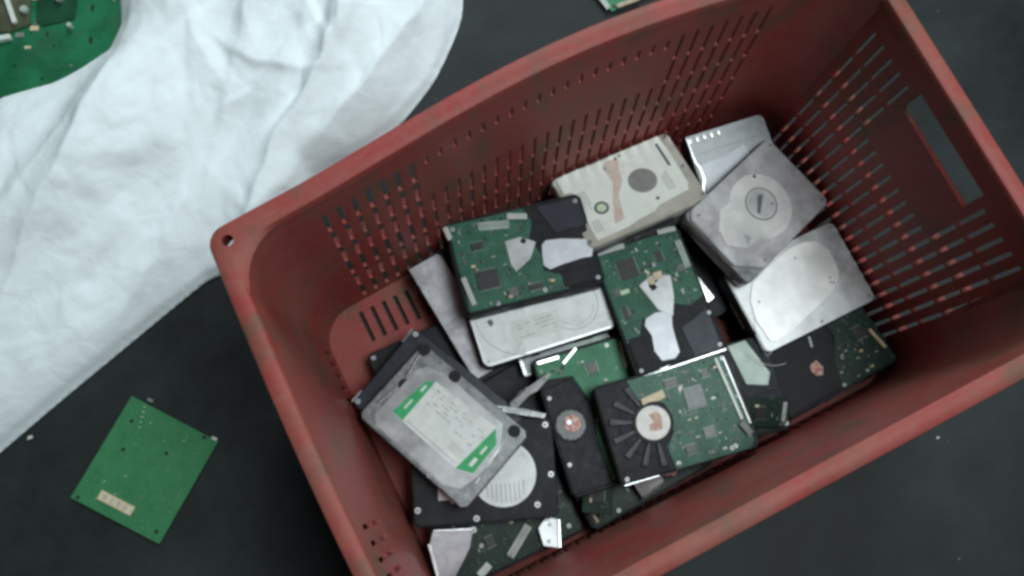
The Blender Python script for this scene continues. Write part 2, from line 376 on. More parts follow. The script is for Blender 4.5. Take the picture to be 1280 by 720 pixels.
# =================================================================== CRATE
L_, W_, H_ = 600., 377., 320.
CZ = 6.
cols_x = [86.1+13.8*k for k in range(32)]
cols_y = [62+13.8*k-4.4 for k in range(20)]
rowz = [(20, 61), (64.5, 105.5), (109, 150.5), (154, 195.5), (199, 240.5), (244, 285)]
def inset(z):                                         # inner wall face, from the lip down to the bottom
    return 9+12*(H_-z)/H_
def level_ring(ins, z, r, kind):
    """closed ring: list of (x, y, z); every ring has the same count"""
    pts = []
    NA = 9
    ey = 3.5*max(0., min(1., (ins-3)/6.)); x0, x1, y0, y1 = ins, L_-ins, min(ins, 9.5+.1*ins)+ey*.7, W_-ins-ey
    def bow(x): 
        t = max(0., min(1., x/L_)); return 27*math.sin(PI*t**1.12)**1.4*(.62+.38*z/H_)
    def lbow(y): 
        t = max(0., min(1., y/W_)); return 5*math.sin(PI*t)*(z/H_)
    def P(x, y):
        fy = max(0., min(1., (y-60)/(W_-120))); fx = max(0., min(1., (L_-60-x)/(L_-120)))
        return (x-lbow(y)*(fx if x < 200 else 0), y+bow(x)*(1 if y > W_/2 else 0), z)
    S = []
    xb = sorted(set([c+d*(2.5 if k < 7 else 1.9) for k, c in enumerate(cols_x) for d in (-1, 1)])); yb = sorted(set([c+d for c in cols_y for d in (-2.0, 2.0)]))
    for x in xb: pts.append(P(x, y0))                                            # front
    for i in range(NA): a = -PI/2+PI/2*i/(NA-1); pts.append(P(x1-r+r*math.cos(a), y0+r+r*math.sin(a)))
    for y in yb: pts.append(P(x1, y))                                            # right
    for i in range(NA): a = PI/2*i/(NA-1); pts.append(P(x1-r+r*math.cos(a), y1-r+r*math.sin(a)))
    for x in xb[::-1]: pts.append(P(x, y1))                                      # back
    for i in range(NA): a = PI/2+PI/2*i/(NA-1); pts.append(P(x0+r+r*math.cos(a), y1-r+r*math.sin(a)))
    for y in yb[::-1]: pts.append(P(x0, y))                                      # left
    for i in range(NA): a = PI+PI/2*i/(NA-1); pts.append(P(x0+r+r*math.cos(a), y0+r+r*math.sin(a)))
    return pts, len(xb), len(yb), NA
levels = [(2, H_-24, 14), (1, H_-14, 13), (0, H_-5, 12), (.8, H_-1.2, 12), (3, H_-.2, 12), (9, H_, 24), (11.4, H_-1, 36), (12.4, H_-3.5, 44), (inset(H_-12)+2, H_-12, 46)]
wz = sorted(set([z for r in rowz for z in r]+[268, 283, 263, 294]), reverse=True)
levels += [(inset(z)+3, z, 46-8*(H_-z)/H_) for z in [300]+wz+[CZ+6, CZ]]
bm = bmesh.new(); rings = []
for ins, z, r in levels:
    pts, nx, ny, NA = level_ring(ins, z, r, None)
    rings.append([bm.verts.new(p) for p in pts])
K = len(rings[0]); segs = {}
o0 = 0; sF = (0, nx); sR = (nx+NA, ny); sB = (nx+NA+ny+NA, nx); sL = (nx+NA+ny+NA+nx+NA, ny)
def is_hole(j, i):
    zt, zb = levels[j][1], levels[j+1][1]
    if zt > 294.1 or zb < 19.9: return False
    zm = (zt+zb)/2
    row = next((k for k, (a, b) in enumerate(rowz) if a < zm < b), None)
    for nm, (st, n) in (('F', sF), ('R', sR), ('B', sB), ('L', sL)):
        if st <= i < st+n-1:
            q = i-st
            if nm in 'BL': q = n-2-q
            c = q//2; slot = q % 2 == 0
            if nm in 'RL':
                if 6 <= c <= 13 and zm > 195.6:
                    if nm == 'L': return False
                    if (c < 13 or slot) and 263 < zm < 294: return True   # hand hole
                    return False
                if nm == 'L' and not ((c >= 14 and zm < 62) or (c <= 5 and zm > 200)): return False
                return slot and row is not None
            elif nm == 'F':
                return slot and row is not None and zm < 62
            else:
                if row is None or not slot: return False
                if zm < 195.6: return True
                if c < 7 or c > 24: return True
                return 268 < zm < 283
    return False
for j in range(len(rings)-1):
    for i in range(K):
        if is_hole(j, i): continue
        a, b = rings[j], rings[j+1]; k = (i+1) % K
        bm.faces.new((a[i], b[i], b[k], a[k]))
base_ring = [v.co.copy() for v in rings[-1]]
bmesh.ops.recalc_face_normals(bm, faces=bm.faces)
for v in bm.verts: v.co *= MM
me = bpy.data.meshes.new('shell'); bm.to_mesh(me); bm.free(); me.materials.append(M['red'])
shell = bpy.data.objects.new('shell', me); COL.objects.link(shell)
# make the faces look inwards/upwards, thickness goes outwards
sol = shell.modifiers.new('s', 'SOLIDIFY'); sol.thickness = .0042; sol.offset = 0
# corner hole through the lip
cutbm = bmesh.new(); 
for (hx_, hy_) in ((13, W_-12), (L_-13, W_-12), (13, 12), (L_-13, 12)):
    bmesh.ops.create_cone(cutbm, cap_ends=True, segments=20, radius1=.0046, radius2=.0046, depth=.05, matrix=Matrix.Translation((hx_*MM, hy_*MM, H_*MM)))
cme = bpy.data.meshes.new('cut'); cutbm.to_mesh(cme); cutbm.free(); cut = bpy.data.objects.new('cut', cme); COL.objects.link(cut)
bo = shell.modifiers.new('b', 'BOOLEAN'); bo.object = cut; bo.operation = 'DIFFERENCE'; bo.solver = 'EXACT'
dg = bpy.context.evaluated_depsgraph_get(); ev = shell.evaluated_get(dg)
nm = bpy.data.meshes.new_from_object(ev)
print('crate polys', len(me.polygons), len(nm.polygons), len(shell.modifiers))
shell.modifiers.clear(); 
if len(nm.polygons) > 2000: shell.data = nm
nm.name = 'shell'; bpy.data.objects.remove(cut)
b2 = bmesh.new(); b2.from_mesh(shell.data)
for f in b2.faces: f.smooth = True
for e in b2.edges:
    if len(e.link_faces) != 2 or e.calc_face_angle(9) > math.radians(38): e.smooth = False
b2.to_mesh(shell.data); b2.free()
crate = bpy.data.objects.new('plastic_crate', None); COL.objects.link(crate); crate.empty_display_size = .1
tag(crate, 'dusty red slotted plastic crate full of scrap hard drives', 'crate')
shell.parent = crate
# slotted bottom of the crate
bm = bmesh.new(); ed = []
def loop(P):
    V = [bm.verts.new((x*MM, y*MM, CZ*MM)) for x, y in P]
    for k in range(len(V)):
        if (V[k].co-V[k-1].co).length > 1e-6: ed.append(bm.edges.new((V[k-1], V[k])))
ol = []
for p in base_ring:
    if not ol or math.hypot(p.x-ol[-1][0], p.y-ol[-1][1]) > .05: ol.append((p.x, p.y))
loop(ol)
for kx in range(1, 34):
    for ky in range(6):
        x, y = 58+13.8*kx, 72+50*ky; loop([(x-2.4, y-18), (x+2.4, y-18), (x+2.4, y+18), (x-2.4, y+18)])
bmesh.ops.triangle_fill(bm, edges=ed, use_beauty=False, normal=(0, 0, 1))
ext = bmesh.ops.extrude_face_region(bm, geom=list(bm.faces))
for v in [q for q in ext['geom'] if isinstance(q, bmesh.types.BMVert)]: v.co.z -= .004
bmesh.ops.recalc_face_normals(bm, faces=bm.faces)
me = bpy.data.meshes.new('base'); bm.to_mesh(me); bm.free(); me.materials.append(M['red'])
o = bpy.data.objects.new('base', me); COL.objects.link(o); o.parent = crate
# outer stiffening bands between the rows of slots
for zb in (62.7, 152.2, 197.2):
    bm = bmesh.new(); R1 = []
    for ins, dz in ((inset(zb)+1, -2.2), (inset(zb)-5, -1.6), (inset(zb)-5, 1.6), (inset(zb)+1, 2.2)):
        pts, *_ = level_ring(ins, zb+dz*.7, 44, None); R1.append([bm.verts.new([c*MM for c in p]) for p in pts])
    for j in range(4):
        a, b = R1[j], R1[(j+1) % 4]
        for i in range(K): k = (i+1) % K; bm.faces.new((a[i], a[k], b[k], b[i]))
    bmesh.ops.recalc_face_normals(bm, faces=bm.faces)
    me = bpy.data.meshes.new('rib'); bm.to_mesh(me); bm.free(); me.materials.append(M['red'])
    o = bpy.data.objects.new('rib', me); COL.objects.link(o); o.parent = crate

# =================================================================== HARD DRIVES, cover side up
def lid(parent, m, pts=None, z0=20, z1=25, name='lid', inset_=1.2):
    pts = pts or [(-HX+1.5, -HY+6), (-HX+6, -HY+1.5), (HX-6, -HY+1.5), (HX-1.5, -HY+6), (HX-1.5, HY-6), (HX-6, HY-1.5), (-HX+6, HY-1.5), (-HX+1.5, HY-6)]
    p = Part(); p.prism(pts, z0-.4, z1, M[m], 1.2, 2)
    return p

# ---- beige label drive, leaning near the back wall
t = thing('hard_drive', 'hard drive with beige label, pink smear and grey round spot, near the back wall', 'hard drive', (383.5, 318, 89), (-2.7, -17, -.6), HG, scale=.965)
body(t, 'grey_cast', 20)
lid(t, 'lid_beige').done('lid', t)
lab = [(-58, 24), (-67, 25), (-67, 47), (-40, 48.5), (-30, 46.5), (-10, 46.5), (0, 48.5), (60, 48.5), (62, 30), (61, -20), (57, -30), (20, -33), (12, -38), (-10, -40), (-22, -43), (-60, -44)]
p = Part(); p.prism(lab, 24.9, 25.5, M['label_beige'], .2)
z = 25.5
p.disc(18, 3, 16, z-.2, z+.15, M['disc_grey'], 0, 40)
p.ring(-38, -9, 5.2, 8.2, z-.2, z+.2, M['chip_grey']); p.disc(-38, -9, 4.6, z-.2, z+.25, M['lime'])
p.prism([(-14, 40), (-2, 44), (6, 38), (2, 30), (-2, 12), (-14, -2), (-22, -32), (-34, -34), (-24, -8), (-12, 16)], z-.2, z+.06, M['pink'])
p.box(52.2, 55.4, 7, 40, z-.1, z+.08, M['ink'])
for k in range(5): p.box(-57+k*2.6, -56.1+k*2.6, -6 if k % 2 else 0, 20, z-.1, z+.08, M['ink_pale'])
for k in range(4): p.box(-56+k*2.4, -55.1+k*2.4, -36, -20, z-.1, z+.08, M['ink_pale'])
for k in range(4): p.box(38+k*2.4, 38.8+k*2.4, -22, -2+k*2, z-.1, z+.08, M['ink_pale'])
p.disc(4, 42, 1.7, z-.2, z+.2, M['hole'], 0, 12); p.disc(10, 44, 1.5, z-.2, z+.2, M['ink'], 0, 12); p.disc(22, -25, 1.9, z-.2, z+.2, M['hole'], 0, 12)
p.box(-14, -10, 33, 38, z-.1, z+.08, M['ink_pale'])
p.done('label', t)
lid_screws(t, 25, [(68, 44), (68, -42), (-68, -42), (66, 0)])

# ---- drive with grey white-label, far right corner
t = thing('hard_drive', 'grey hard drive with ridged end and blank grey label in the far right corner', 'hard drive', (507, 273, 70), (82, -1, -5), HG, scale=.93)
body(t, 'black', 20)
p = lid(t, 'grey_cast'); p.done('lid', t)
p = Part(); p.prism([(36, 46), (36, 10), (45, -15), (20, -20), (-8, -10), (-10, 30), (4, 46)], 24.8, 25.6, M['label_pale'], .3); p.done('label', t)
p = Part()
for k in range(5): p.box(62, 68, 44-k*9, 47-k*9, 25-.4, 27, M['steel_bright'], .6)
p.box(48, 72, -40, 49, 24.6, 25.4, M['grey_cast'], .3)
p.done('ridged_end', t)
p = Part(); p.prism([(70, 49), (40, 49), (32, 45), (18, 45), (8, 50.5), (-10, 50.5), (-10, 49.2), (8, 49.2), (17, 43.8), (32, 43.8), (40, 47.6), (70, 47.6)], 24.8, 26.6, M['steel_bright'], .3); p.done('gasket_edge', t)

# ---- drive with large round embossed disc cover
t = thing('hard_drive', 'silver hard drive with large round pale raised cover, resting by the right wall', 'hard drive', (496, 237, 97), (-162.7, -4.4, -9.1), HG, scale=.96)
body(t, 'grey_cast', 20)
pl = [(-HX+2, -HY+3), (-HX+4, -HY+1.5), (HX-10, -HY+1.5), (HX-1.5, -HY+8), (HX-1.5, HY-26), (HX-26, HY-1.5), (-HX+6, HY-1.5), (-HX+1.5, HY-6)]
lid(t, 'lid_brown', pl).done('lid', t)
p = Part()
p.disc(-2, -1, 37, 24.6, 26.4, M['steel_pale'], 1.3, 64)
p.prism([(20, 26), (48, 22), (64, 4), (58, -14), (38, -30), (22, -28)], 24.6, 26.1, M['steel_pale'], 1.2)
p.ring(-4, -2, 17.5, 19, 26.3, 26.7, M['chip_grey'], 48)
p.disc(-4, -2, 16, 26.2, 26.7, M['steel'], .4, 40)
p.prism([(-14, -8), (-8, -12), (8, 2), (6, 5)], 26.5, 26.9, M['ink'])
p.disc(-22, -29, 2, 26.2, 26.6, M['hole'], 0, 12)
p.disc(-14, 6, 1.2, 26.5, 27, M['hole'], 0, 10)
p.prism([(38, 6), (44, 20), (34, 16)], 26, 26.3, M['steel_dull'])
p.done('disc_cover', t)
lid_screws(t, 25, [(-66, 42), (-66, -42), (62, -40), (40, 44)], 2.8, 'steel_dull')

# ---- plain silver drive at right
t = thing('hard_drive', 'shiny plain silver hard drive with rounded raised cover, lowest silver one at the right wall', 'hard drive', (503, 146, 72), (-.7, .2, 2.9), HG, scale=.965)
body(t, 'black', 20)
lid(t, 'steel_dull').done('lid', t)
p = Part()
pts = [(-50, 26), (-30, 34), (10, 42), (29, 43), (44, 38), (52, 22), (50, 0), (46, -12), (30, -22), (6, -28), (-30, -38), (-56, -44), (-64, -40), (-67, -13), (-62, 10)]
p.prism(pts, 24.5, 26.5, M['steel_pale'], 1.6, 2)
for x, y in ((33, -11), (36, -13), (35, -6), (-52, 4), (10, 30)): p.disc(x, y, 1.2, 26, 26.5, M['hole'], 0, 10)
p.done('raised_cover', t)
p = Part(); p.ring(-58, -36, 31, 31.7, 24.8, 25.3, M['ink_pale'], 24, PI*1.02, PI*1.5)
p.ring(-20, -40, 54, 54.6, 24.8, 25.3, M['ink_pale'], 30, PI*.75, PI*1.08); p.done('seam', t)
lid_screws(t, 25, [(66, 44), (66, -43), (2, -45), (-68, 44)], 2.6, 'steel_dull')

# ---- white printed label drive, left of centre
t = thing('hard_drive', 'hard drive with white printed label, overlapped by a circuit board drive behind', 'hard drive', (242, 254, 76), (-8.6, .3, .4), HG)
body(t, 'black', 21)
lid(t, 'steel').done('lid', t)
p = Part(); p.prism(rrect(-70, 70, -47.5, 47.5, 4), 24.9, 25.5, M['label_white'], .2)
z = 25.5
p.prism([(-33, -11), (18, -14), (16, -37), (-35, -34)], z-.1, z+.15, M['ivory'], .05)
p.ring(35, -14, 26, 26.7, z-.1, z+.12, M['ink_pale'], 40, -PI*.75, PI*.5); p.ring(35, -14, 21, 21.5, z-.1, z+.12, M['ink_pale'], 40, -PI*.9, -PI*.1)
p.ring(-20, -2, 47, 47.7, z-.1, z+.12, M['ink_pale'], 40, PI*.95, PI*1.45)
print_lines(p, -28, 12, [-18, -22, -26.5, -31], z+.15, 'ink_pale', 3, 1.1, .6)
print_lines(p, 22, 60, [2, -2, -6], z, 'ink_pale', 4, .9, .5)
p.prism([(-56, -4), (-51, -3), (-50, -8), (-53, -11), (-55, -9)], z, z+.2, M['ink'])
print_lines(p, -40, 0, [8, 4], z, 'ink_pale', 5, 1.2, .7)
p.done('label', t)
lid_screws(t, 25.3, [(-66, -44), (66, -44), (67, -4)], 2.4, 'steel_dull')

# ---- green label drive, lower left
t = thing('hard_drive', 'grey hard drive with green and white label and black corner holes, at the lower left', 'hard drive', (99.9, 183, 93), (-67.4, -1.5, -5.), HG, scale=.965)
body(t, 'grey_cast', 19)
pl = [(-HX+1.5, -HY+12), (-HX+4, -HY+1.5), (HX-8, -HY+1.5), (HX-1.5, -HY+8), (HX-1.5, HY-16), (HX-12, HY-12), (HX-16, HY-1.5), (10, HY-1.5), (0, HY-5), (-24, HY-5), (-32, HY-1.5), (-HX+6, HY-1.5), (-HX+1.5, HY-6)]
lid(t, 'grey_cast', pl, 19, 23).done('lid', t)
p = Part()
p.prism([(-60, -38), (-52, -46), (40, -46), (56, -38), (62, -16), (62, 18), (46, 40), (-34, 40), (-52, 34), (-60, 22)], 22.8, 24.2, M['steel_dull'], 1., 2)
p.done('raised_cover', t)
p = Part(); z = 24.6
p.prism([(-48, -25), (-43, 22), (-33, 28), (44, 33), (56, 20), (57, -18), (40, -26)], 24, z, M['label_white'], .1)
p.prism([(-48, -24.5), (-43, 22), (-35, 26.5), (-34, -24.5)], z-.05, z+.12, M['green_ink'])
p.prism([(44, 32), (55.5, 20), (56.5, -17.5), (39.5, -25.5)], z-.05, z+.12, M['green_ink'])
p.box(47, 51, -14, -4, z+.05, z+.25, M['label_white']); p.box(48, 50.5, 2, 12, z+.05, z+.25, M['label_white'])
p.box(-41, -38.5, 10, 18, z+.05, z+.25, M['label_white']); p.box(-42, -39.6, -14, -2, z+.05, z+.25, M['label_white'])
for k in range(5):
    print_lines(p, -28, 6 if k > 2 else 14, [22-k*4.2], z, 'ink_pale', 30+k, 1., .6)
for k in range(4): print_lines(p, 14, 37, [20-k*9], z, 'ink_pale', 40+k, 1., .6)
for k in range(9): p.box(-30, 34, -22+k*.1, -21.2+k*.1, z, z+.08, M['ink_pale']) if k == 0 else None
p.box(18, 36, -16, -6, z, z+.1, M['ivory'])
p.done('label', t)
for x, y in ((-67, 45), (-58, 4), (-24, 44.5), (60, 42)):
    Part().disc(x, y, 6.4, 18, 23.9, M['hole'], .4, 24).done('rubber_plug', t)
for a, b in (((-68, 38), (-62, 12)), ((-62, -2), (-66, -30))):
    p = Part()
    dx, dy = b[0]-a[0], b[1]-a[1]; l = math.hypot(dx, dy); ux, uy = -dy/l*.8, dx/l*.8
    p.prism([(a[0]+ux, a[1]+uy), (a[0]-ux, a[1]-uy), (b[0]-ux, b[1]-uy), (b[0]+ux, b[1]+uy)], 22.8, 25, M['steel_bright'], .3); p.done('trim_edge', t)
p = Part(); p.prism([(58, 26), (60, 27.6), (66, -24), (64, -24)], 22.8, 24.4, M['steel_bright'], .3)
p.done('trim_edge', t)
lid_screws(t, 23, [(66, -40), (-68, -40), (68, 12), (24, -48), (68, -14)], 2.5)

# ---- navy drive under the green label one
t = thing('hard_drive', 'dark navy hard drive lying underneath the green label drive', 'hard drive', (102, 200, 64), (-65.4, 1, 0), HG)
body(t, 'navy', 22)
p = lid(t, 'navy', None, 22, 25.5); p.done('lid', t)
lid_screws(t, 25.4, [(-68, 45), (-69, -45), (-40, -45)], 2.8)
for a, b in ((30, 49), (-49, -34)): Part().box(-HX-1, -HX+1.2, a, b, 20, 27, M['steel_bright'], .4).done('end_clip', t)

# ---- lilac lid drive at far left
t = thing('hard_drive', 'dull lilac grey hard drive lying on edge of pile beside left wall', 'hard drive', (193, 283, 52), (-85.4, 0, 0), HG)
t['label'] = 'black hard drive with a scratched lilac grey strip, far left by the back wall'
body(t, 'black', 22)
lid(t, 'black', None, 22, 25.2).done('lid', t)
p = Part(); p.prism([(-70, -49), (66, -49), (68, -46), (68, -14), (40, -10), (-66, -12), (-70, -15)], 25, 25.9, M['lid_lilac'], .3)
r = random.Random(3)
for k in range(9): p.box(-60+r.uniform(0, 24), -44+r.uniform(0, 24), -44+k*3.2, -43.4+k*3.2, 25.8, 26.0, M['label_grey'], 0, .5)
p.done('cover_strip', t)
lid_screws(t, 25.3, [(-22, -46), (52, -18), (58, -2), (66, 10)], 2.8)

# ---- black drive with white disc-shaped label, bottom left
t = thing('hard_drive', 'black hard drive with a white half round label, under the green label drive', 'hard drive', (116, 124, 64), (-22.6, 0, 0), HG)
body(t, 'black', 22)
lid(t, 'black', None, 22, 25.2).done('lid', t)
p = Part()
p.disc(20, -4, 33, 25, 25.8, M['label_white'], .1, 60)
for k in range(9):
    x = 2+k*4.6; h = math.sqrt(max(0, 29**2-(x-20)**2))
    p.box(x, x+1, -4-h, -4-h*.35, 25.7, 25.9, M['ink_pale'])
p.done('round_label', t)
p = Part(); p.prism([(-47, -26), (-47, 30), (-18, 30), (-18, -30), (-34, -30), (-36, -26)], 25, 25.7, M['label_white'], .1); p.done('label', t)
lid_screws(t, 25.4, [(-68, -34), (-10, -46), (52, -37), (66, 42), (-66, 42), (68, -8)], 3.4)

# ---- small pale drive peeping out below the printed label one
t = thing('hard_drive', 'small pale grey hard drive poking out under the white printed label drive', 'hard drive', (252, 219, 51), (-9, 0, 0), HG, thick=12.)
p = Part(); p.prism(rrect(-50, 50, -35, 35, 3), 0, 9, M['steel_dull'], .5); p.done('casting', t)
p = Part(); p.prism(rrect(-48.5, 48.5, -33.5, 33.5, 3), 8.6, 11, M['plate_pale'], .6); p.box(-49.5, -46, -34, 10, 8, 12.2, M['steel_bright'], .4); p.done('lid', t)
Part().box(-44, 8, -29, -14, 11, 11.5, M['label_grey'], .1).done('label', t)
lid_screws(t, 11, [(-42, -28), (40, -29)], 2.2)

# ---- dark drive with bright lid between
t = thing('hard_drive', 'bright lidded hard drive deep in the gap between two right hand silver drives', 'hard drive', (444, 232, 42), (92, 0, 0), HG)
t['label'] = 'hard drive showing only a bright lid edge, right of the centre circuit board drive'
body(t, 'black', 20)
lid(t, 'black').done('lid', t)
p = Part(); p.prism([(-58, 46), (8, 49), (10, 30), (-54, 22)], 24.8, 26, M['steel_bright'], .5); p.done('bright_cover', t)

# ---- black drives that carry the others
fill = [
 ((362, 85, 67), (-13, 0, 0), 'black hard drive with pale plate on its corner, beside the front wall', 'corner'),
 ((385, 306, 62), (4, 0, 0), 'black hard drive lying underneath the beige label drive', 'plain'),
 ((106, 214, 34), (88, 0, 0), 'black hard drive at the pile bottom beside the left wall', 'plain'),
 ((330, 190, 36), (91, 0, 0), 'black hard drive at the pile bottom in the middle', 'plain'),
 ((205, 192, 36), (90, 0, 0), 'black hard drive at the pile bottom, left of the bright green board', 'plain'),
 ((316, 290, 36), (-2, 0, 0), 'black hard drive at the pile bottom along the back wall', 'plain'),
]
for top, ang, lb, kd in fill:
    t = thing('hard_drive', lb, 'hard drive', top, ang, HG, scale=.68 if kd == 'small' else 1.)
    body(t, 'black', 22)
    lid(t, 'black', None, 22, 25.2).done('lid', t)
    lid_screws(t, 25.3, [(-67, -44), (67, -44), (67, 44), (-67, 44)], 2.6, 'steel_dull')
    if kd == 'corner':
        p = Part(); p.prism([(30, 47), (50, 49), (66, 10), (60, -2), (38, 4)], 25.1, 26.1, M['plate_pale'], .3)
        p.done('cover_plate', t)
        p = Part(); p.disc(69, 43, 6, 25, 28, M['hub_white'], 1.5, 24); p.disc(71, 33, 4.5, 25, 27.6, M['hub_white'], 1.2, 24); p.done('plug', t)
        Part().prism([(-60, -46), (-20, -48), (60, -48), (68, -20), (66, -8), (0, -12), (-60, -10)], 25.1, 26, M['black'], .6).done('raised_cover', t)

# =================================================================== HARD DRIVES, circuit board side up
def pcb_base(t, casting='black', rest=0):
    p = Part(); p.prism(casting_outline(), 0, 22, M[casting], .9)
    for x in (-60, -16, 44):
        for s in (-1, 1): p.box(x-4, x+4, s*HY-.6, s*HY+.6, 4, 11, M[casting], .3)
    for s in (-1, 1): p.box(-HX+6, HX-6, s*(HY-.5)-.7, s*(HY-.5)+.7, 15, 16.2, M['hole'])
    return p

def board(t, poly, m='pcb', n=60, seed=1, holes=(), z0=22, z1=24, big=1.):
    p = Part(); p.prism(poly, z0, z1, M[m], .15)
    scatter(p, minus(inside(poly), holes), n, z1-.05, seed, big=big)
    return p

def connector(t, a, b, w, z, m='ivory', pins=True, name='connector', h=4.):
    """a long socket from a to b"""
    dx, dy = b[0]-a[0], b[1]-a[1]; l = math.hypot(dx, dy); r = math.atan2(dy, dx); cx, cy = (a[0]+b[0])/2, (a[1]+b[1])/2
    p = Part(); p.box(cx-l/2, cx+l/2, cy-w/2, cy+w/2, z, z+h, M[m], .5, r)
    if pins:
        n = int(l/2.4)
        for k in range(n):
            u = -l/2+1.8+k*(l-3.6)/max(1, n-1)
            x, y = cx+u*math.cos(r), cy+u*math.sin(r)
            p.box(x-.5, x+.5, y-w*.33, y+w*.33, z+h-.4, z+h+.25, M['chip_grey'], 0, r)
    return p.done(name, t)

def slot_cover(t, pts, z):
    q = Part(); q.prism(pts, z, z+1.4, M['label_grey' if 0 else 'ivory_s'], .5, 2); return q.done('slot_cover', t)
M['ivory_s'] = mat('pale_foil', (.58, .61, .66), .38, .25, (.70, .72, .76), 60)

def tri_plate(t, pts, z):
    q = Part(); q.prism(pts, z, z+1.5, M['steel_dull'], .5, 2); q.disc(pts[0][0]*.4+pts[2][0]*.6, pts[0][1]*.5+pts[2][1]*.5, 3, z+1.2, z+1.8, M['hole'], .2, 16)
    return q.done('motor_plate', t)

# ---- twin drives: triangular motor plate and pale foil strip; the left one and the centre one
def twin(t, sx, boardm, seed):
    """local x runs away from the connector end; board covers the connector half"""
    p = pcb_base(t)
    p.prism([(8, -48), (70, -48), (70, 48), (8, 48)], 21.8, 23.6, M['black'], .8)
    p.box(30, 70, -46, -30, 23.4, 24.6, M['black'], .5)
    p.prism([(24, 46), (70, 46), (70, 14), (36, 12)], 23.4, 24.4, M['navy'], .5)
    p.done('casting', t)
    poly = [(-70, -48), (-70, 47), (10, 47), (16, 30), (8, 14), (16, -6), (14, -24), (34, -34), (34, -48)]
    b = board(t, poly, boardm, 90, seed, [(-2, 2, 22), (-45, -20, 14), (-48, 26, 9)], 22, 24.2).done('circuit_board', t)
    chip(t, -44, -19, 22, 20, 24.2, 'chip'); chip(t, -46, 18, 12, 8, 24.2, 'chip'); chip(t, -22, -38, 9, 6, 24.2, 'chip_grey')
    chip(t, 2, -38, 14, 6, 24.2, 'chip'); chip(t, -26, 36, 8, 8, 24.2, 'chip_grey')
    return b
t = thing('hard_drive', 'circuit board side up hard drive with pale strip on the right half, beside back wall', 'hard drive', (250.8, 302.5, 99), (-12.1, -4, .7), HG)
twin(t, 1, 'pcb', 11)
tri_plate(t, [(-17, 16), (0, 17), (14, 8), (4, -8), (-14, -18), (-17, -10)], 24.2)
slot_cover(t, [(19, 3), (24, 7), (40, 5), (62, -1), (69, -3), (70, -12), (66, -21), (52, -20), (34, -22), (20, -24), (15, -18), (17, -6)], 24.3)
connector(t, (-40, 38), (-8, 33), 9, 24, 'plate_pale', h=3); connector(t, (-8, 42), (12, 37), 6, 24, 'ivory', h=3)
connector(t, (-68, -12), (-64, -42), 5, 24, 'ivory'); connector(t, (-73, 46), (-71, 32), 5, 22, 'ivory')
lid_screws(t, 24, [(66, 42), (-66, 42), (-40, -46), (66, -44), (10, -44)], 2.4)

t = thing('hard_drive', 'circuit board side up hard drive with pale strip at its near end, pile centre', 'hard drive', (352.7, 197.8, 93), (-98.5, 3.2, -4.8), HG, scale=.96)
twin(t, 1, 'pcb', 23)
tri_plate(t, [(-22, -14), (-28, 2), (-22, 22), (2, 17), (22, 8), (10, -4)], 24.2)
p = Part(); p.disc(-22, 0, 4, 25.4, 26.6, M['tan'], .3, 16); p.box(-30, -22, 4, 14, 25.4, 26.4, M['tan'], .2); p.box(-20, -12, -4, 3, 25.4, 26, M['hole'], .2, .3); p.done('motor_contact', t)
slot_cover(t, [(15, -20), (12, -8), (14, 3), (22, 7), (32, 3), (60, 1), (65, -6), (63, -20), (50, -24), (34, -20), (22, -24)], 24.3)
connector(t, (-70, -46), (-69, -14), 5, 24, 'ivory'); connector(t, (-72, 26), (-70, 46), 5, 23, 'ivory'); connector(t, (-56, 43), (-24, 43), 7, 24, 'plate_pale', h=3)
connector(t, (-20, -36), (-20, -26), 5, 24, 'lime', False, 'capacitor', 2.5)
p = Part(); p.box(71.4, 73.4, -49, 49, 16, 22.6, M['steel_bright'], .3); p.done('end_edge', t)
lid_screws(t, 24, [(66, 44), (66, -44), (30, 46)], 2.3)

# ---- front centre drive: ribbed black casting, white spindle hub, green board
t = thing('hard_drive', 'hard drive with white round hub, ribbed black end and green board, front centre', 'hard drive', (311.7, 84.6, 95.5), (-11, .9, -1.7), HG)
p = pcb_base(t)
p.prism([(-72, -49), (-10, -49), (-10, 49), (-72, 49)], 21.6, 23.2, M['black'], .8)
for k in range(7):                                      # radial ribs of the casting round the hub
    a = PI*.62+k*PI*.145
    for rr in (20,):
        x0, y0 = -25+rr*math.cos(a), 1+rr*math.sin(a); x1, y1 = -25+44*math.cos(a), 1+44*math.sin(a)
        x1 = max(x1, -70); y1 = max(-46, min(46, y1))
        dx, dy = x1-x0, y1-y0; l = math.hypot(dx, dy); ux, uy = -dy/l*2.2, dx/l*2.2
        p.prism([(x0+ux, y0+uy), (x0-ux, y0-uy), (x1-ux*1.8, y1-uy*1.8), (x1+ux*1.8, y1+uy*1.8)], 22.8, 25.8, M['rib_grey'], .9)
p.ring(-25, 1, 17, 21, 23, 25, M['black'], 40, .0, 2*PI, .5)
p.ring(-25, 1, 31, 34, 22.8, 24.6, M['black'], 30, PI*.6, PI*1.5, .5)
p.done('casting', t)
poly = [(-38, 48), (62, 48), (66, 40), (68, -42), (62, -49), (-16, -49), (-18, -26), (-8, -14), (-4, 2), (-8, 16), (-18, 24), (-34, 26)]
board(t, poly, 'pcb', 110, 5, [(-25, 1, 22), (23, 14, 13), (25, -22, 9), (-14, 33, 14)], 22, 24.4).done('circuit_board', t)
chip(t, 23, 14, 20, 20, 24.4, 'chip_grey'); chip(t, 4, -34, 11, 8, 24.4, 'chip'); chip(t, 27, -23, 12, 9, 24.4, 'chip_grey'); chip(t, 4, 34, 14, 7, 24.4, 'chip'); chip(t, 40, 34, 8, 6, 24.4, 'chip')
p = Part(); p.disc(-25, 1, 17, 22, 26.4, M['hub_white'], 1.2, 44)
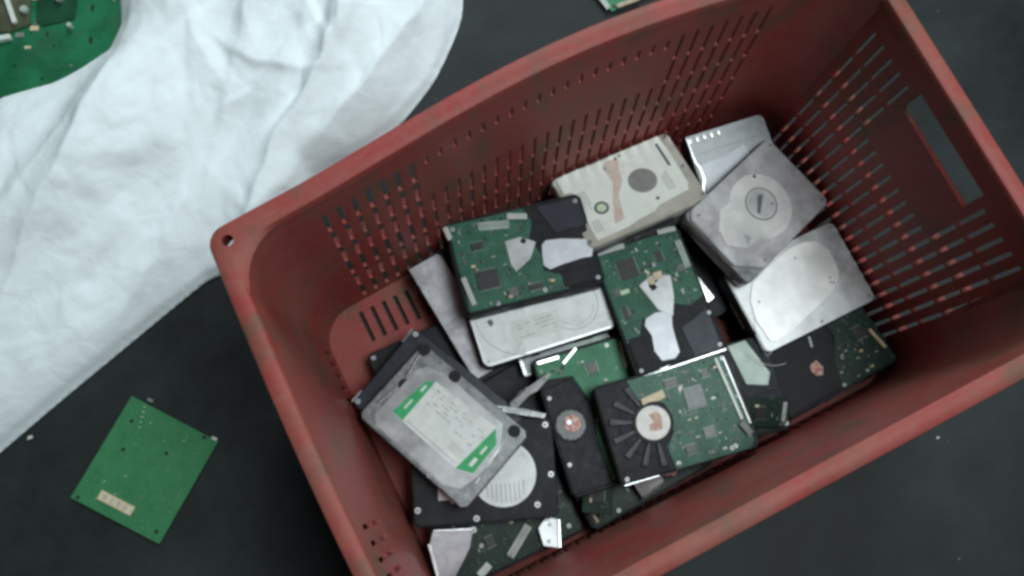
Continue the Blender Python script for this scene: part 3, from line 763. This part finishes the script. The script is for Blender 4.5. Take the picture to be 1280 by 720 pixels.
p.prism([(-28, 10), (-18, 11), (-15, 4), (-18, -8), (-26, -7), (-31, -5), (-29, 0), (-24, 2)], 26.2, 26.6, M['hub_brown'], .1)
p.done('spindle_hub', t)
Part().prism([(-30, 20), (-30, 27), (-6, 30), (-5, 22), (-14, 20), (-22, 22)], 24.3, 26, M['tan'], .4).done('ribbon_contact', t)
connector(t, (55, 46), (62, -20), 3.2, 24.2, 'ivory', False, 'rail', 2.6); connector(t, (63, 46), (69, -26), 2.2, 23, 'steel_dull', False, 'rail', 3.)
connector(t, (60, -22), (66, -36), 7, 24, 'chip_grey', h=4)
Part().box(-70, -34, -50.6, -49.6, 20, 23.5, M['steel_bright'], .2).done('edge_trim', t); Part().box(-2, 40, 50.2, 51.2, 20, 23.5, M['steel_bright'], .2).done('edge_trim', t)
lid_screws(t, 24.2, [(-12, -44), (62, 44), (-66, -45), (48, -43), (44, -44)], 2.4)

# ---- drive with coppery hub
t = thing('hard_drive', 'hard drive with bright green board and small coppery hub, left of the white hub', 'hard drive', (247, 122, 67), (80, 0, 0), HG)
p = pcb_base(t); p.prism([(-70, 49), (40, 49), (44, 18), (10, 4), (-20, 10), (-70, 8)], 21.8, 23.6, M['black'], .8)
p.ring(-2, 31, 14, 18, 22, 24.8, M['black'], 36, 0, 2*PI, .5); p.done('casting', t)
poly = [(-68, 6), (-20, 8), (10, 2), (46, 14), (50, 48), (70, 48), (70, -48), (-70, -48)]
board(t, poly, 'pcb_bright', 80, 9, [(50, -20, 8)], 22, 24.2).done('circuit_board', t)
chip(t, 48, -8, 12, 10, 24.2); chip(t, 20, -20, 9, 9, 24.2, 'chip_grey'); chip(t, -30, -20, 16, 14, 24.2)
p = Part(); p.disc(-2, 31, 15.5, 22, 26.4, M['chip_grey'], 1, 36); p.disc(-1, 29, 9, 26.2, 26.9, M['rust'], .3, 24); p.disc(1, 32, 3.2, 26.7, 27.4, M['screw_metal'], .4, 12); p.done('spindle_hub', t)
connector(t, (66, -46), (38, -43), 5, 24, 'ivory'); connector(t, (68, 22), (68, 46), 4, 24, 'steel_bright', False, 'rail'); connector(t, (20, -36), (24, -20), 3, 24, 'plate_pale', False, 'fuse', 2)
connector(t, (60, 20), (72, 2), 3, 24, 'steel_bright', False, 'rail')
lid_screws(t, 24, [(30, 44), (-40, 44), (66, -30)], 2.4)

# ---- dark drive, bottom middle
t = thing('hard_drive', 'dark green boarded hard drive with two thin bright rails, at the front wall', 'hard drive', (262, 71, 41), (2, -3, 0), HG)
pcb_base(t).done('casting', t)
board(t, [(-70, -48), (-70, 48), (40, 48), (44, 20), (60, 10), (60, -48)], 'pcb_dark', 60, 31).done('circuit_board', t)
chip(t, -20, -4, 16, 16, 24); chip(t, -40, 30, 12, 8, 24)
connector(t, (-68, 6), (-65, -44), 3, 24, 'tan', False, 'rail', 3); connector(t, (-60, 14), (-59, -40), 1.6, 24, 'steel_dull', False, 'rail', 3)
lid_screws(t, 24, [(-66, 44), (-64, 18), (-40, -44)], 2.4)

# ---- dark drive, bottom left
t = thing('hard_drive', 'dark circuit board side up hard drive with short white socket, nearest the camera bottom', 'hard drive', (112, 77, 38), (-2, -4, 0), HG)
t['label'] = 'dark hard drive with a short pale socket at the lower edge of the photo'
pcb_base(t).done('casting', t)
board(t, [(-70, -48), (-70, 20), (-20, 48), (70, 48), (70, -48)], 'pcb_dark', 60, 41).done('circuit_board', t)
chip(t, 30, -10, 14, 14, 24); chip(t, -20, -20, 10, 10, 24)
connector(t, (-8, -42), (22, -22), 8, 24, 'ivory'); connector(t, (-44, -46), (-30, -40), 8, 24, 'ivory', False, 'socket')
lid_screws(t, 24, [(66, 40), (-30, -20), (60, -40)], 2.4)

# ---- right front black drive with dark board
t = thing('hard_drive', 'black hard drive with dark green board and small red spot, right front corner', 'hard drive', (495, 77, 51), (.5, -8, 1), HG, scale=.97)
p = pcb_base(t); p.prism([(-70, -48), (10, -48), (20, 10), (12, 48), (-70, 48)], 21.8, 23.6, M['black'], .8); p.done('casting', t)
board(t, [(20, 48), (71, 48), (71, -48), (-2, -48), (8, -20), (24, 6)], 'pcb_dark', 60, 51, [(-12, -20, 10)]).done('circuit_board', t)
chip(t, 50, -4, 14, 14, 24)
Part().prism([(-20, -10), (-10, -8), (-7, -18), (-12, -26), (-20, -24), (-22, -16)], 23.4, 25.4, M['rust'], .5).done('spindle_hub', t)
connector(t, (62, -6), (66, -32), 4, 24, 'tan', False, 'connector', 3); connector(t, (-6, 6), (-2, 18), 3, 24, 'plate_pale', False, 'fuse', 2)
lid_screws(t, 24, [(30, 40), (14, 26), (30, 22), (34, -44), (2, -46), (-66, 30)], 2.)

# ---- loose metal bracket at lower left
t = thing('bracket', 'small bent lilac metal bracket with shiny edges, in the crate\'s lower left', 'bracket', (54, 70, 66), (-30, 4, 4), None, thick=3.)
p = Part(); p.prism([(-20, 16), (20, 20), (18, 2), (6, -26), (-10, -28), (-22, 4)], 0, 2.2, M['lid_lilac'], .4); p.done('plate', t)
p = Part(); p.prism([(-24, 4), (-21, 5), (-9, -28), (-12, -30)], 0, 5, M['steel_bright'], .4); p.prism([(-20, 16), (-19, 18.4), (20, 22), (20, 20)], 0, 5, M['steel_bright'], .4); p.done('flange', t)
Part().screw(20, 20, 4, 3.4).done('screw', t)
t = thing('bracket', 'short pale metal bracket lying across the dark gap left of the bright green board', 'bracket', (196, 176, 76), (16, 4, -12), None, thick=3.)
p = Part(); p.prism([(-28, -5), (-6, -3), (2, -6), (24, -4), (24, 0), (0, 3), (-10, 6), (-28, 4)], 0, 2, M['steel_dull'], .4); p.box(-26, -4, 3, 5, 0, 5, M['steel_bright'], .4); p.done('plate', t)
lid_screws(t, 2, [(-22, 0), (16, -2)], 2.6)

def bit(name, label, cat, top, ang, build, thick=3.):
    t = thing(name, label, cat, top, ang, None, thick=thick); build(t); return t
def b_plate(t):
    p = Part(); p.prism([(-16, -8), (12, -11), (17, 2), (6, 12), (-12, 9)], 0, 1.6, M['steel_dull'], .3); p.prism([(-16, -8), (-15, -6), (12, -9), (12, -11)], 1, 5, M['steel_bright'], .3); p.done('plate', t)
    lid_screws(t, 1.6, [(-8, 3), (8, 0)], 2.)
def b_voice(t):
    p = Part(); p.prism([(-18, -9), (10, -12), (20, 0), (10, 12), (-16, 8)], 0, 5, M['rust'], .8); p.disc(6, 0, 6, 4.6, 7, M['steel'], .8, 24); p.done('magnet', t)
def b_strip(t):
    p = Part(); p.prism([(-26, -3), (24, -4), (26, 1), (4, 3), (-26, 3)], 0, 1.4, M['steel_bright'], .3); p.done('strip', t)
    Part().screw(-20, 0, 1.2, 2.2).done('screw', t)
def b_mini(t):
    pl_ = [(-24, -14), (20, -16), (26, -4), (24, 14), (-22, 16)]
    board(t, pl_, 'pcb_dark', 22, 91, (), 0, 1.6).done('board', t); chip(t, -6, 0, 12, 12, 1.6); connector(t, (18, -10), (20, 10), 4, 1.6, 'ivory', h=3)
bit('metal_plate', 'small dull metal plate just below the white hub drive, by the front wall', 'metal plate', (262, 38, 56), (20, 12, -8), b_plate, 1.6)
bit('drive_magnet', 'coppery red drive magnet lying below the white hub drive', 'drive magnet', (286, 45, 52), (-20, 0, 6), b_voice, 5.)
bit('metal_strip', 'thin bright metal strip beside the right edge of green label drive', 'metal strip', (176, 160, 76), (-34, 10, 0), b_strip, 1.4)
bit('board_fragment', 'small dark green board piece leaning by the black drive at the front wall', 'circuit board', (400, 47, 78), (-24, 16, 5), b_mini, 1.6)
bit('board_fragment', 'small dark green board piece under the coppery hub drive near two bright rails', 'circuit board', (212, 54, 56), (60, -10, 8), b_mini, 1.6)
bit('metal_plate', 'small dull metal plate between black drive and dark board at the lower edge', 'metal plate', (150, 38, 46), (70, 8, 10), b_plate, 1.6)

# =================================================================== LOOSE BOARDS
def flat(pts, z0, z1, m): return Part().prism(pts, z0, z1, m, .1)
t = bpy.data.objects.new('circuit_board', None); COL.objects.link(t); t.location = (-.202, .287, 0); t.empty_display_size = .03
tag(t, 'bare green circuit board with a white tag, lying alone on the dark floor', 'circuit board', 'loose circuit boards on the floor')
def g(x, y): return (x+202, y-287)
pts = [g(-186, 365), g(-123, 279), g(-218, 209), g(-282, 294)]
p = Part(); p.prism(pts, 1.2, 2.8, M['pcb_back'], .15)
for a, b in (((-170, 352), 'solder'), ((-125, 284), 'hub_white')):
    x, y = g(*a); p.box(x-3, x+3, y-1.5, y+1.5, 2.7, 3.1, M[b], 0, -.9)
r = random.Random(5)
for k in range(55):
    u, v = r.uniform(.06, .94), r.uniform(.06, .94)
    x = (1-u)*(1-v)*pts[0][0]+u*(1-v)*pts[1][0]+u*v*pts[2][0]+(1-u)*v*pts[3][0]
    y = (1-u)*(1-v)*pts[0][1]+u*(1-v)*pts[1][1]+u*v*pts[2][1]+(1-u)*v*pts[3][1]
    p.disc(x, y, r.choice([.4, .5, .7]), 2.7, 2.95, M[r.choice(['solder', 'pcb_big', 'pcb_big', 'lime'])], 0, 6)
for a in ((-196, 340), (-215, 316), (-176, 292), (-216, 222), (-134, 290), (-275, 291)):
    x, y = g(*a); p.disc(x, y, 2.1, 2.7, 2.86, M['hole'], 0, 12)
for k in range(5): 
    x, y = g(-178-k*3.2, 348-k*4.4); p.box(x-1.2, x+1.2, y-.6, y+.6, 2.7, 3., M['plate_pale'], 0, -.6)
p.done('board', t)
p = Part(); a = g(-262, 294); d = Vector((31, -41)).normalized(); n = Vector((-d.y, d.x))
c = Vector(g(-242, 268))
q = [c+d*s1*20+n*s2*5 for s1, s2 in ((-1, -1), (1, -1), (1, 1), (-1, 1))]
p.prism([tuple(v) for v in q], 2.7, 3., M['tan'])
for k in range(9):
    u = -17+k*4.; w = 1.4+(k % 3)*.5; cc = c+d*u
    p.prism([tuple(cc+d*s1*w*.5+n*s2*2.6) for s1, s2 in ((-1, -1), (1, -1), (1, 1), (-1, 1))], 2.98, 3.06, M['ink_pale'] if k % 2 else M['hub_white'])
p.done('tag', t)

# board behind the crate
t = bpy.data.objects.new('circuit_board', None); COL.objects.link(t); t.location = (.535, .575, 0)
tag(t, 'green circuit board with a pale edge socket, on the floor behind the crate', 'circuit board', 'loose circuit boards on the floor')
poly = [(-38, -32), (-46, 34), (44, 44), (58, -34)]
board(t, poly, 'pcb_bright', 50, 61, [(0, 0, 9)], 2, 4, 1.2).done('board', t)
connector(t, (-40, -28), (-47, 24), 6, 4, 'ivory', h=3); chip(t, 0, 0, 14, 14, 4)
connector(t, (-30, -30), (0, -32), 5, 4, 'tan', h=4)

# big board under the bag, top left
t = bpy.data.objects.new('circuit_board', None); COL.objects.link(t); t.location = (-.12, .83, .012); t.rotation_euler = (0, 0, -.42)
tag(t, 'large green circuit board half covered by the white sack, top left', 'circuit board', 'loose circuit boards on the floor')
poly = [(-190, -110), (128, -110), (132, -104), (132, 150), (-190, 150)]
p = board(t, poly, 'pcb_big', 26, 71, [(-60, 30, 40)], 0, 2.2, 2.2)
for k in range(40):
    x, y = rnd.uniform(-180, 120), rnd.uniform(-100, 120)
    p.disc(x, y, rnd.uniform(1, 2.4), 2.1, 2.4, M[rnd.choice(['hole', 'solder', 'pcb_dark'])], 0, 12)
p.done('board', t)
Part().prism([(-70, 60), (0, 60), (2, -20), (-22, -30), (-70, -22)], 2.2, 5, M['olive'], .6).done('relay_block', t)
connector(t, (-30, 26), (-13, -20), 5, 5, 'ivory', False, h=5); connector(t, (-50, -42), (-18, -36), 6, 2, 'ivory', False, h=6, name='socket')
Part().prism([(8, 60), (56, 58), (52, -14), (16, -22), (8, -16)], 2.2, 4, M['pcb_deep'], .5).done('heat_plate', t)
for x, y in ((-4, -3), (34, 11), (48, -24)):
    Part().disc(x, y, 4.5 if x < 40 else 3, 2.2, 10, M['plate_pale'], 1, 20).done('capacitor', t)

# =================================================================== WHITE SACK
# outline on the floor (mm)
out = [(345, 640), (330, 612), (297, 580), (262, 551), (207, 522), (139, 506), (95, 503), (66, 470), (40, 432), (0, 425), (-40, 446), (-64, 448), (-128, 430), (-194, 411), (-260, 392), (-322, 373), (-420, 345), (-640, 520), (-560, 640),
       (-380, 700), (-250, 738), (-186, 750), (-132, 744), (-86, 748), (-60, 752), (-40, 772), (-30, 802), (-22, 860), (60, 1000), (240, 1020), (390, 880), (380, 720)]
def catmull(P, n=14):
    R = []
    for i in range(len(P)):
        p0, p1, p2, p3 = [Vector(P[(i+k) % len(P)]) for k in (-1, 0, 1, 2)]
        for j in range(n):
            u = j/n; R.append((.5*((2*p1)+(-p0+p2)*u+(2*p0-5*p1+4*p2-p3)*u*u+(-p0+3*p1-3*p2+p3)*u**3))*.1+(p1+(p2-p1)*u)*.9)
    return R
OUT = catmull(out)
ctr = Vector((0, 600)); NT = len(OUT)
import numpy as np
prng = np.random.RandomState(4); PERM = prng.permutation(256); PERM = np.concatenate([PERM, PERM, PERM]); GA = prng.rand(256)*2*PI
def pn(x, y, s=0):
    """2-D gradient noise on arrays"""
    x = x+s*17.3; y = y+s*31.7
    xi = np.floor(x).astype(int); yi = np.floor(y).astype(int); fx = x-xi; fy = y-yi
    u = fx**3*(fx*(fx*6-15)+10); v = fy**3*(fy*(fy*6-15)+10)
    def gr(ix, iy, dx, dy):
        a = GA[PERM[(PERM[ix & 255]+iy) & 255]]; return np.cos(a)*dx+np.sin(a)*dy
    n0 = gr(xi, yi, fx, fy)*(1-u)+gr(xi+1, yi, fx-1, fy)*u
    n1 = gr(xi, yi+1, fx, fy-1)*(1-u)+gr(xi+1, yi+1, fx-1, fy-1)*u
    return (n0*(1-v)+n1*v)*1.5
OX = np.array([p.x for p in OUT]); OY = np.array([p.y for p in OUT])
def sdf(X, Y):
    best = np.full(X.shape, 1e9); bx = X.copy(); by = Y.copy(); ins = np.zeros(X.shape, bool)
    for i in range(NT):
        x1, y1, x2, y2 = OX[i], OY[i], OX[i-1], OY[i-1]; dx, dy = x2-x1, y2-y1
        u = np.clip(((X-x1)*dx+(Y-y1)*dy)/(dx*dx+dy*dy+1e-9), 0, 1); px, py = x1+u*dx, y1+u*dy
        d = np.hypot(X-px, Y-py); m = d < best; best[m] = d[m]; bx[m] = px[m]; by[m] = py[m]
        if y1 != y2:
            c = ((y1 > Y) != (y2 > Y)) & (X < dx*(Y-y1)/dy+x1); ins ^= c
    return np.where(ins, best, -best), bx, by
STEP = 2.8
gx = np.arange(-650, 420, STEP); gy = np.arange(330, 1040, STEP)
X, Y = np.meshgrid(gx, gy)
SD, BX, BY = sdf(X, Y)
keep = SD > -STEP*.75
snap = keep & (SD < STEP*.45)
X = np.where(snap, BX, X); Y = np.where(snap, BY, Y); D = np.where(snap, 0, SD); D = np.maximum(D, 0)
# creases read off the cloth (floor mm): line, height, width of the soft side, width of the steep side
creases = [
 ([(345, 668), (255, 606), (150, 552), (62, 500)], 22, 34, 9),
 ([(300, 760), (205, 668), (120, 588), (40, 520), (-10, 470)], 30, 46, 10),
 ([(215, 900), (150, 760), (70, 650), (-10, 560)], 20, 60, 16),
 ([(60, 960), (0, 800), (-60, 700), (-150, 600), (-260, 500), (-330, 420)], 34, 80, 26),
 ([(-20, 790), (-90, 690), (-200, 600), (-340, 520)], 14, 50, 18),
 ([(-200, 690), (-300, 610), (-430, 560)], 10, 50, 18),
 ([(-20, 560), (-90, 500), (-180, 440)], 20, 46, 16),
 ([(240, 700), (190, 640), (150, 622)], 9, 18, 5),
 ([(110, 640), (70, 610), (20, 606)], 9, 18, 5),
 ([(250, 640), (225, 590)], 8, 16, 5),
 ([(60, 700), (90, 640), (150, 600)], 8, 22, 6),
]
WX = X+pn(X/120, Y/120, 1)*12+pn(X/34, Y/34, 2)*3; WY = Y+pn(X/120, Y/120, 3)*12+pn(X/34, Y/34, 4)*3
edge = 1-np.exp(-D/24.)
Z = 11*edge+38*(1-np.exp(-D/120.))
for P, hh, w1, w2 in creases:
    best = np.full(X.shape, 1e9); side = np.ones(X.shape); bu = np.zeros(X.shape); n = len(P)-1
    for i in range(n):
        (x1, y1), (x2, y2) = P[i], P[i+1]; dx, dy = x2-x1, y2-y1; l2 = dx*dx+dy*dy
        u = np.clip(((WX-x1)*dx+(WY-y1)*dy)/l2, 0, 1); d = np.hypot(WX-x1-u*dx, WY-y1-u*dy)
        cr = (WX-x1)*dy-(WY-y1)*dx; m = d < best
        best[m] = d[m]; side[m] = np.sign(cr)[m]; bu[m] = ((i+u)/n)[m]
    w = np.where(side > 0, w2, w1); k = best/w
    fade = np.clip(np.sin(PI*np.clip(.06+bu*.88, 0, 1)), 0, 1)**.7
    Z += .6*hh*edge*fade*(np.exp(-k*k)*.4+np.exp(-k*1.6)*.6)
A_ = (WX+WY)*.7071; B_ = (WX-WY)*.7071
Z += edge*(20*pn(A_/320, B_/130, 5)+6*(pn(A_/220, B_/62, 6)))
r1 = 1-np.abs(pn(A_/95, B_/36, 7))*2.2; r2 = 1-np.abs(pn(A_/38, B_/20, 8))*2.2
msk = np.clip(.5+pn(X/110, Y/110, 9)*1.4, 0, 1)
Z += edge*(1.8*r1*msk+msk*.8*r2+.5*(1-np.abs(pn(A_/16, B_/11, 11))*2)*np.clip(.4+pn(X/80, Y/80, 12)*1.6, 0, 1))
tr = random.Random(12)
for k in range(150):                                      # short sharp crumples of stiff woven plastic
    cx, cy = tr.uniform(-420, 340), tr.uniform(420, 800); am = 1. if cx+cy*.35 > 210 else .4; a = tr.gauss(.8, .4); L2 = tr.uniform(30, 110); w = tr.uniform(9, 30)
    ca, sa = math.cos(a), math.sin(a); U = (WX-cx)*ca+(WY-cy)*sa; V = -(WX-cx)*sa+(WY-cy)*ca+U*U*tr.uniform(-.002, .002)
    Z += am*edge*tr.choice([1, 1, -1])*tr.uniform(.12, .22)*w*np.clip(1-np.abs(V)/w*np.where(V > 0, 1, tr.uniform(1, 2.4)), 0, 1)*np.clip(1.2-(U/L2)**2*1.2, 0, 1)
Z = np.maximum(Z, 0)*np.clip(D/9, 0, 1)**.7+2+3*np.clip(D/8, 0, 1)
bm = bmesh.new(); idx = -np.ones(X.shape, int); vs = []
ks = np.argwhere(keep)
for j, i in ks:
    idx[j, i] = len(vs); vs.append(bm.verts.new((X[j, i]*MM, Y[j, i]*MM, Z[j, i]*MM)))
for j in range(X.shape[0]-1):
    for i in range(X.shape[1]-1):
        q = [idx[j, i], idx[j, i+1], idx[j+1, i+1], idx[j+1, i]]; q = [k for k in q if k >= 0]
        if len(q) >= 3: bm.faces.new([vs[k] for k in q])
bmesh.ops.delete(bm, geom=[v for v in bm.verts if not v.link_faces], context='VERTS')
for _ in range(12):                                        # even out the cut edge
    bv = {}
    for e in bm.edges:
        if len(e.link_faces) == 1:
            for v in e.verts: bv.setdefault(v, []).append(e.other_vert(v))
    new = {v: v.co*.4+sum((o.co for o in ns), Vector())*(.6/len(ns)) for v, ns in bv.items()}
    for v, c in new.items(): v.co = c
bmesh.ops.smooth_vert(bm, verts=bm.verts, factor=.2, use_axis_x=True, use_axis_y=True, use_axis_z=True)
bmesh.ops.recalc_face_normals(bm, faces=bm.faces)
# hem turned under down to the floor
be = [e for e in bm.edges if len(e.link_faces) == 1]
ret = bmesh.ops.extrude_edge_only(bm, edges=be)
for v in [g for g in ret['geom'] if isinstance(g, bmesh.types.BMVert)]:
    v.co.z = .0008
bmesh.ops.recalc_face_normals(bm, faces=bm.faces)
for f in bm.faces: f.smooth = True
me = bpy.data.meshes.new('sack'); bm.to_mesh(me); bm.free(); me.materials.append(M['bag'])
sack = bpy.data.objects.new('sack', me); COL.objects.link(sack)
tag(sack, 'crumpled white woven plastic sack lying on the floor beside the crate', 'sack')

# =================================================================== small scraps on the floor
for (x, y, lb, w) in ((-298, 372, 'tiny pale scrap on the floor by the white sack edge', 3.2), (690, 150, 'tiny pale scrap on the floor right of the crate', 2.2), (585, -70, 'tiny pale scrap on the floor in front of the crate', 2.)):
    p = Part(); p.prism([(-w, -w*.5), (w*.8, -w*.7), (w, w*.3), (-w*.4, w*.6)], 0, 1.4, M['hub_white'], .3)
    o = p.done('scrap'); o.location = (x*MM, y*MM, .0); tag(o, lb, 'scrap', 'scraps on the floor')

# =================================================================== camera
C = Vector((.09717, .12107, .99958))
Rm = [[0.89238682, -0.44878879, 0.04726929], [-0.43048927, -0.87802867, -0.20915219], [0.13536895, 0.16629573, -0.97673997]]
cam = bpy.data.cameras.new('camera'); co = bpy.data.objects.new('camera', cam); COL.objects.link(co)
rt, up, bk = Vector(Rm[0]), -Vector(Rm[1]), -Vector(Rm[2])
co.matrix_world = Matrix(((rt.x, up.x, bk.x, C.x), (rt.y, up.y, bk.y, C.y), (rt.z, up.z, bk.z, C.z), (0, 0, 0, 1)))
cam.sensor_width = 36; cam.lens = 36*1133.815/1280; cam.clip_start = .01; cam.clip_end = 50
scene.camera = co

# =================================================================== light
w = bpy.data.worlds.new('World'); scene.world = w; w.use_nodes = True
bg = w.node_tree.nodes['Background']; bg.inputs[0].default_value = (.62, .74, .80, 1); bg.inputs[1].default_value = .014
def area(name, loc, target, sx, sy, power, col):
    l = bpy.data.lights.new(name, 'AREA'); l.shape = 'RECTANGLE'; l.size = sx; l.size_y = sy; l.energy = power; l.color = col
    o = bpy.data.objects.new(name, l); COL.objects.link(o); o.location = loc
    o.rotation_euler = (Vector(target)-Vector(loc)).to_track_quat('-Z', 'Y').to_euler(); return o
area('ceiling_light', (.8, -.05, 2.2), (.25, .25, 0), 1.0, .8, 33, (.90, .99, 1.))
area('window_light', (1.35, 2.35, 1.75), (.0, .5, 0), 1.7, 1.3, 52, (.87, .98, 1.))

scene.view_settings.view_transform = 'Standard'; scene.view_settings.look = 'None'; scene.view_settings.exposure = 0; scene.view_settings.gamma = 1
scene.render.engine = 'CYCLES'
scene.cycles.pixel_filter_type = 'BLACKMAN_HARRIS'; scene.cycles.filter_width = 3.3
scene.cycles.use_denoising = True; scene.cycles.max_bounces = 8
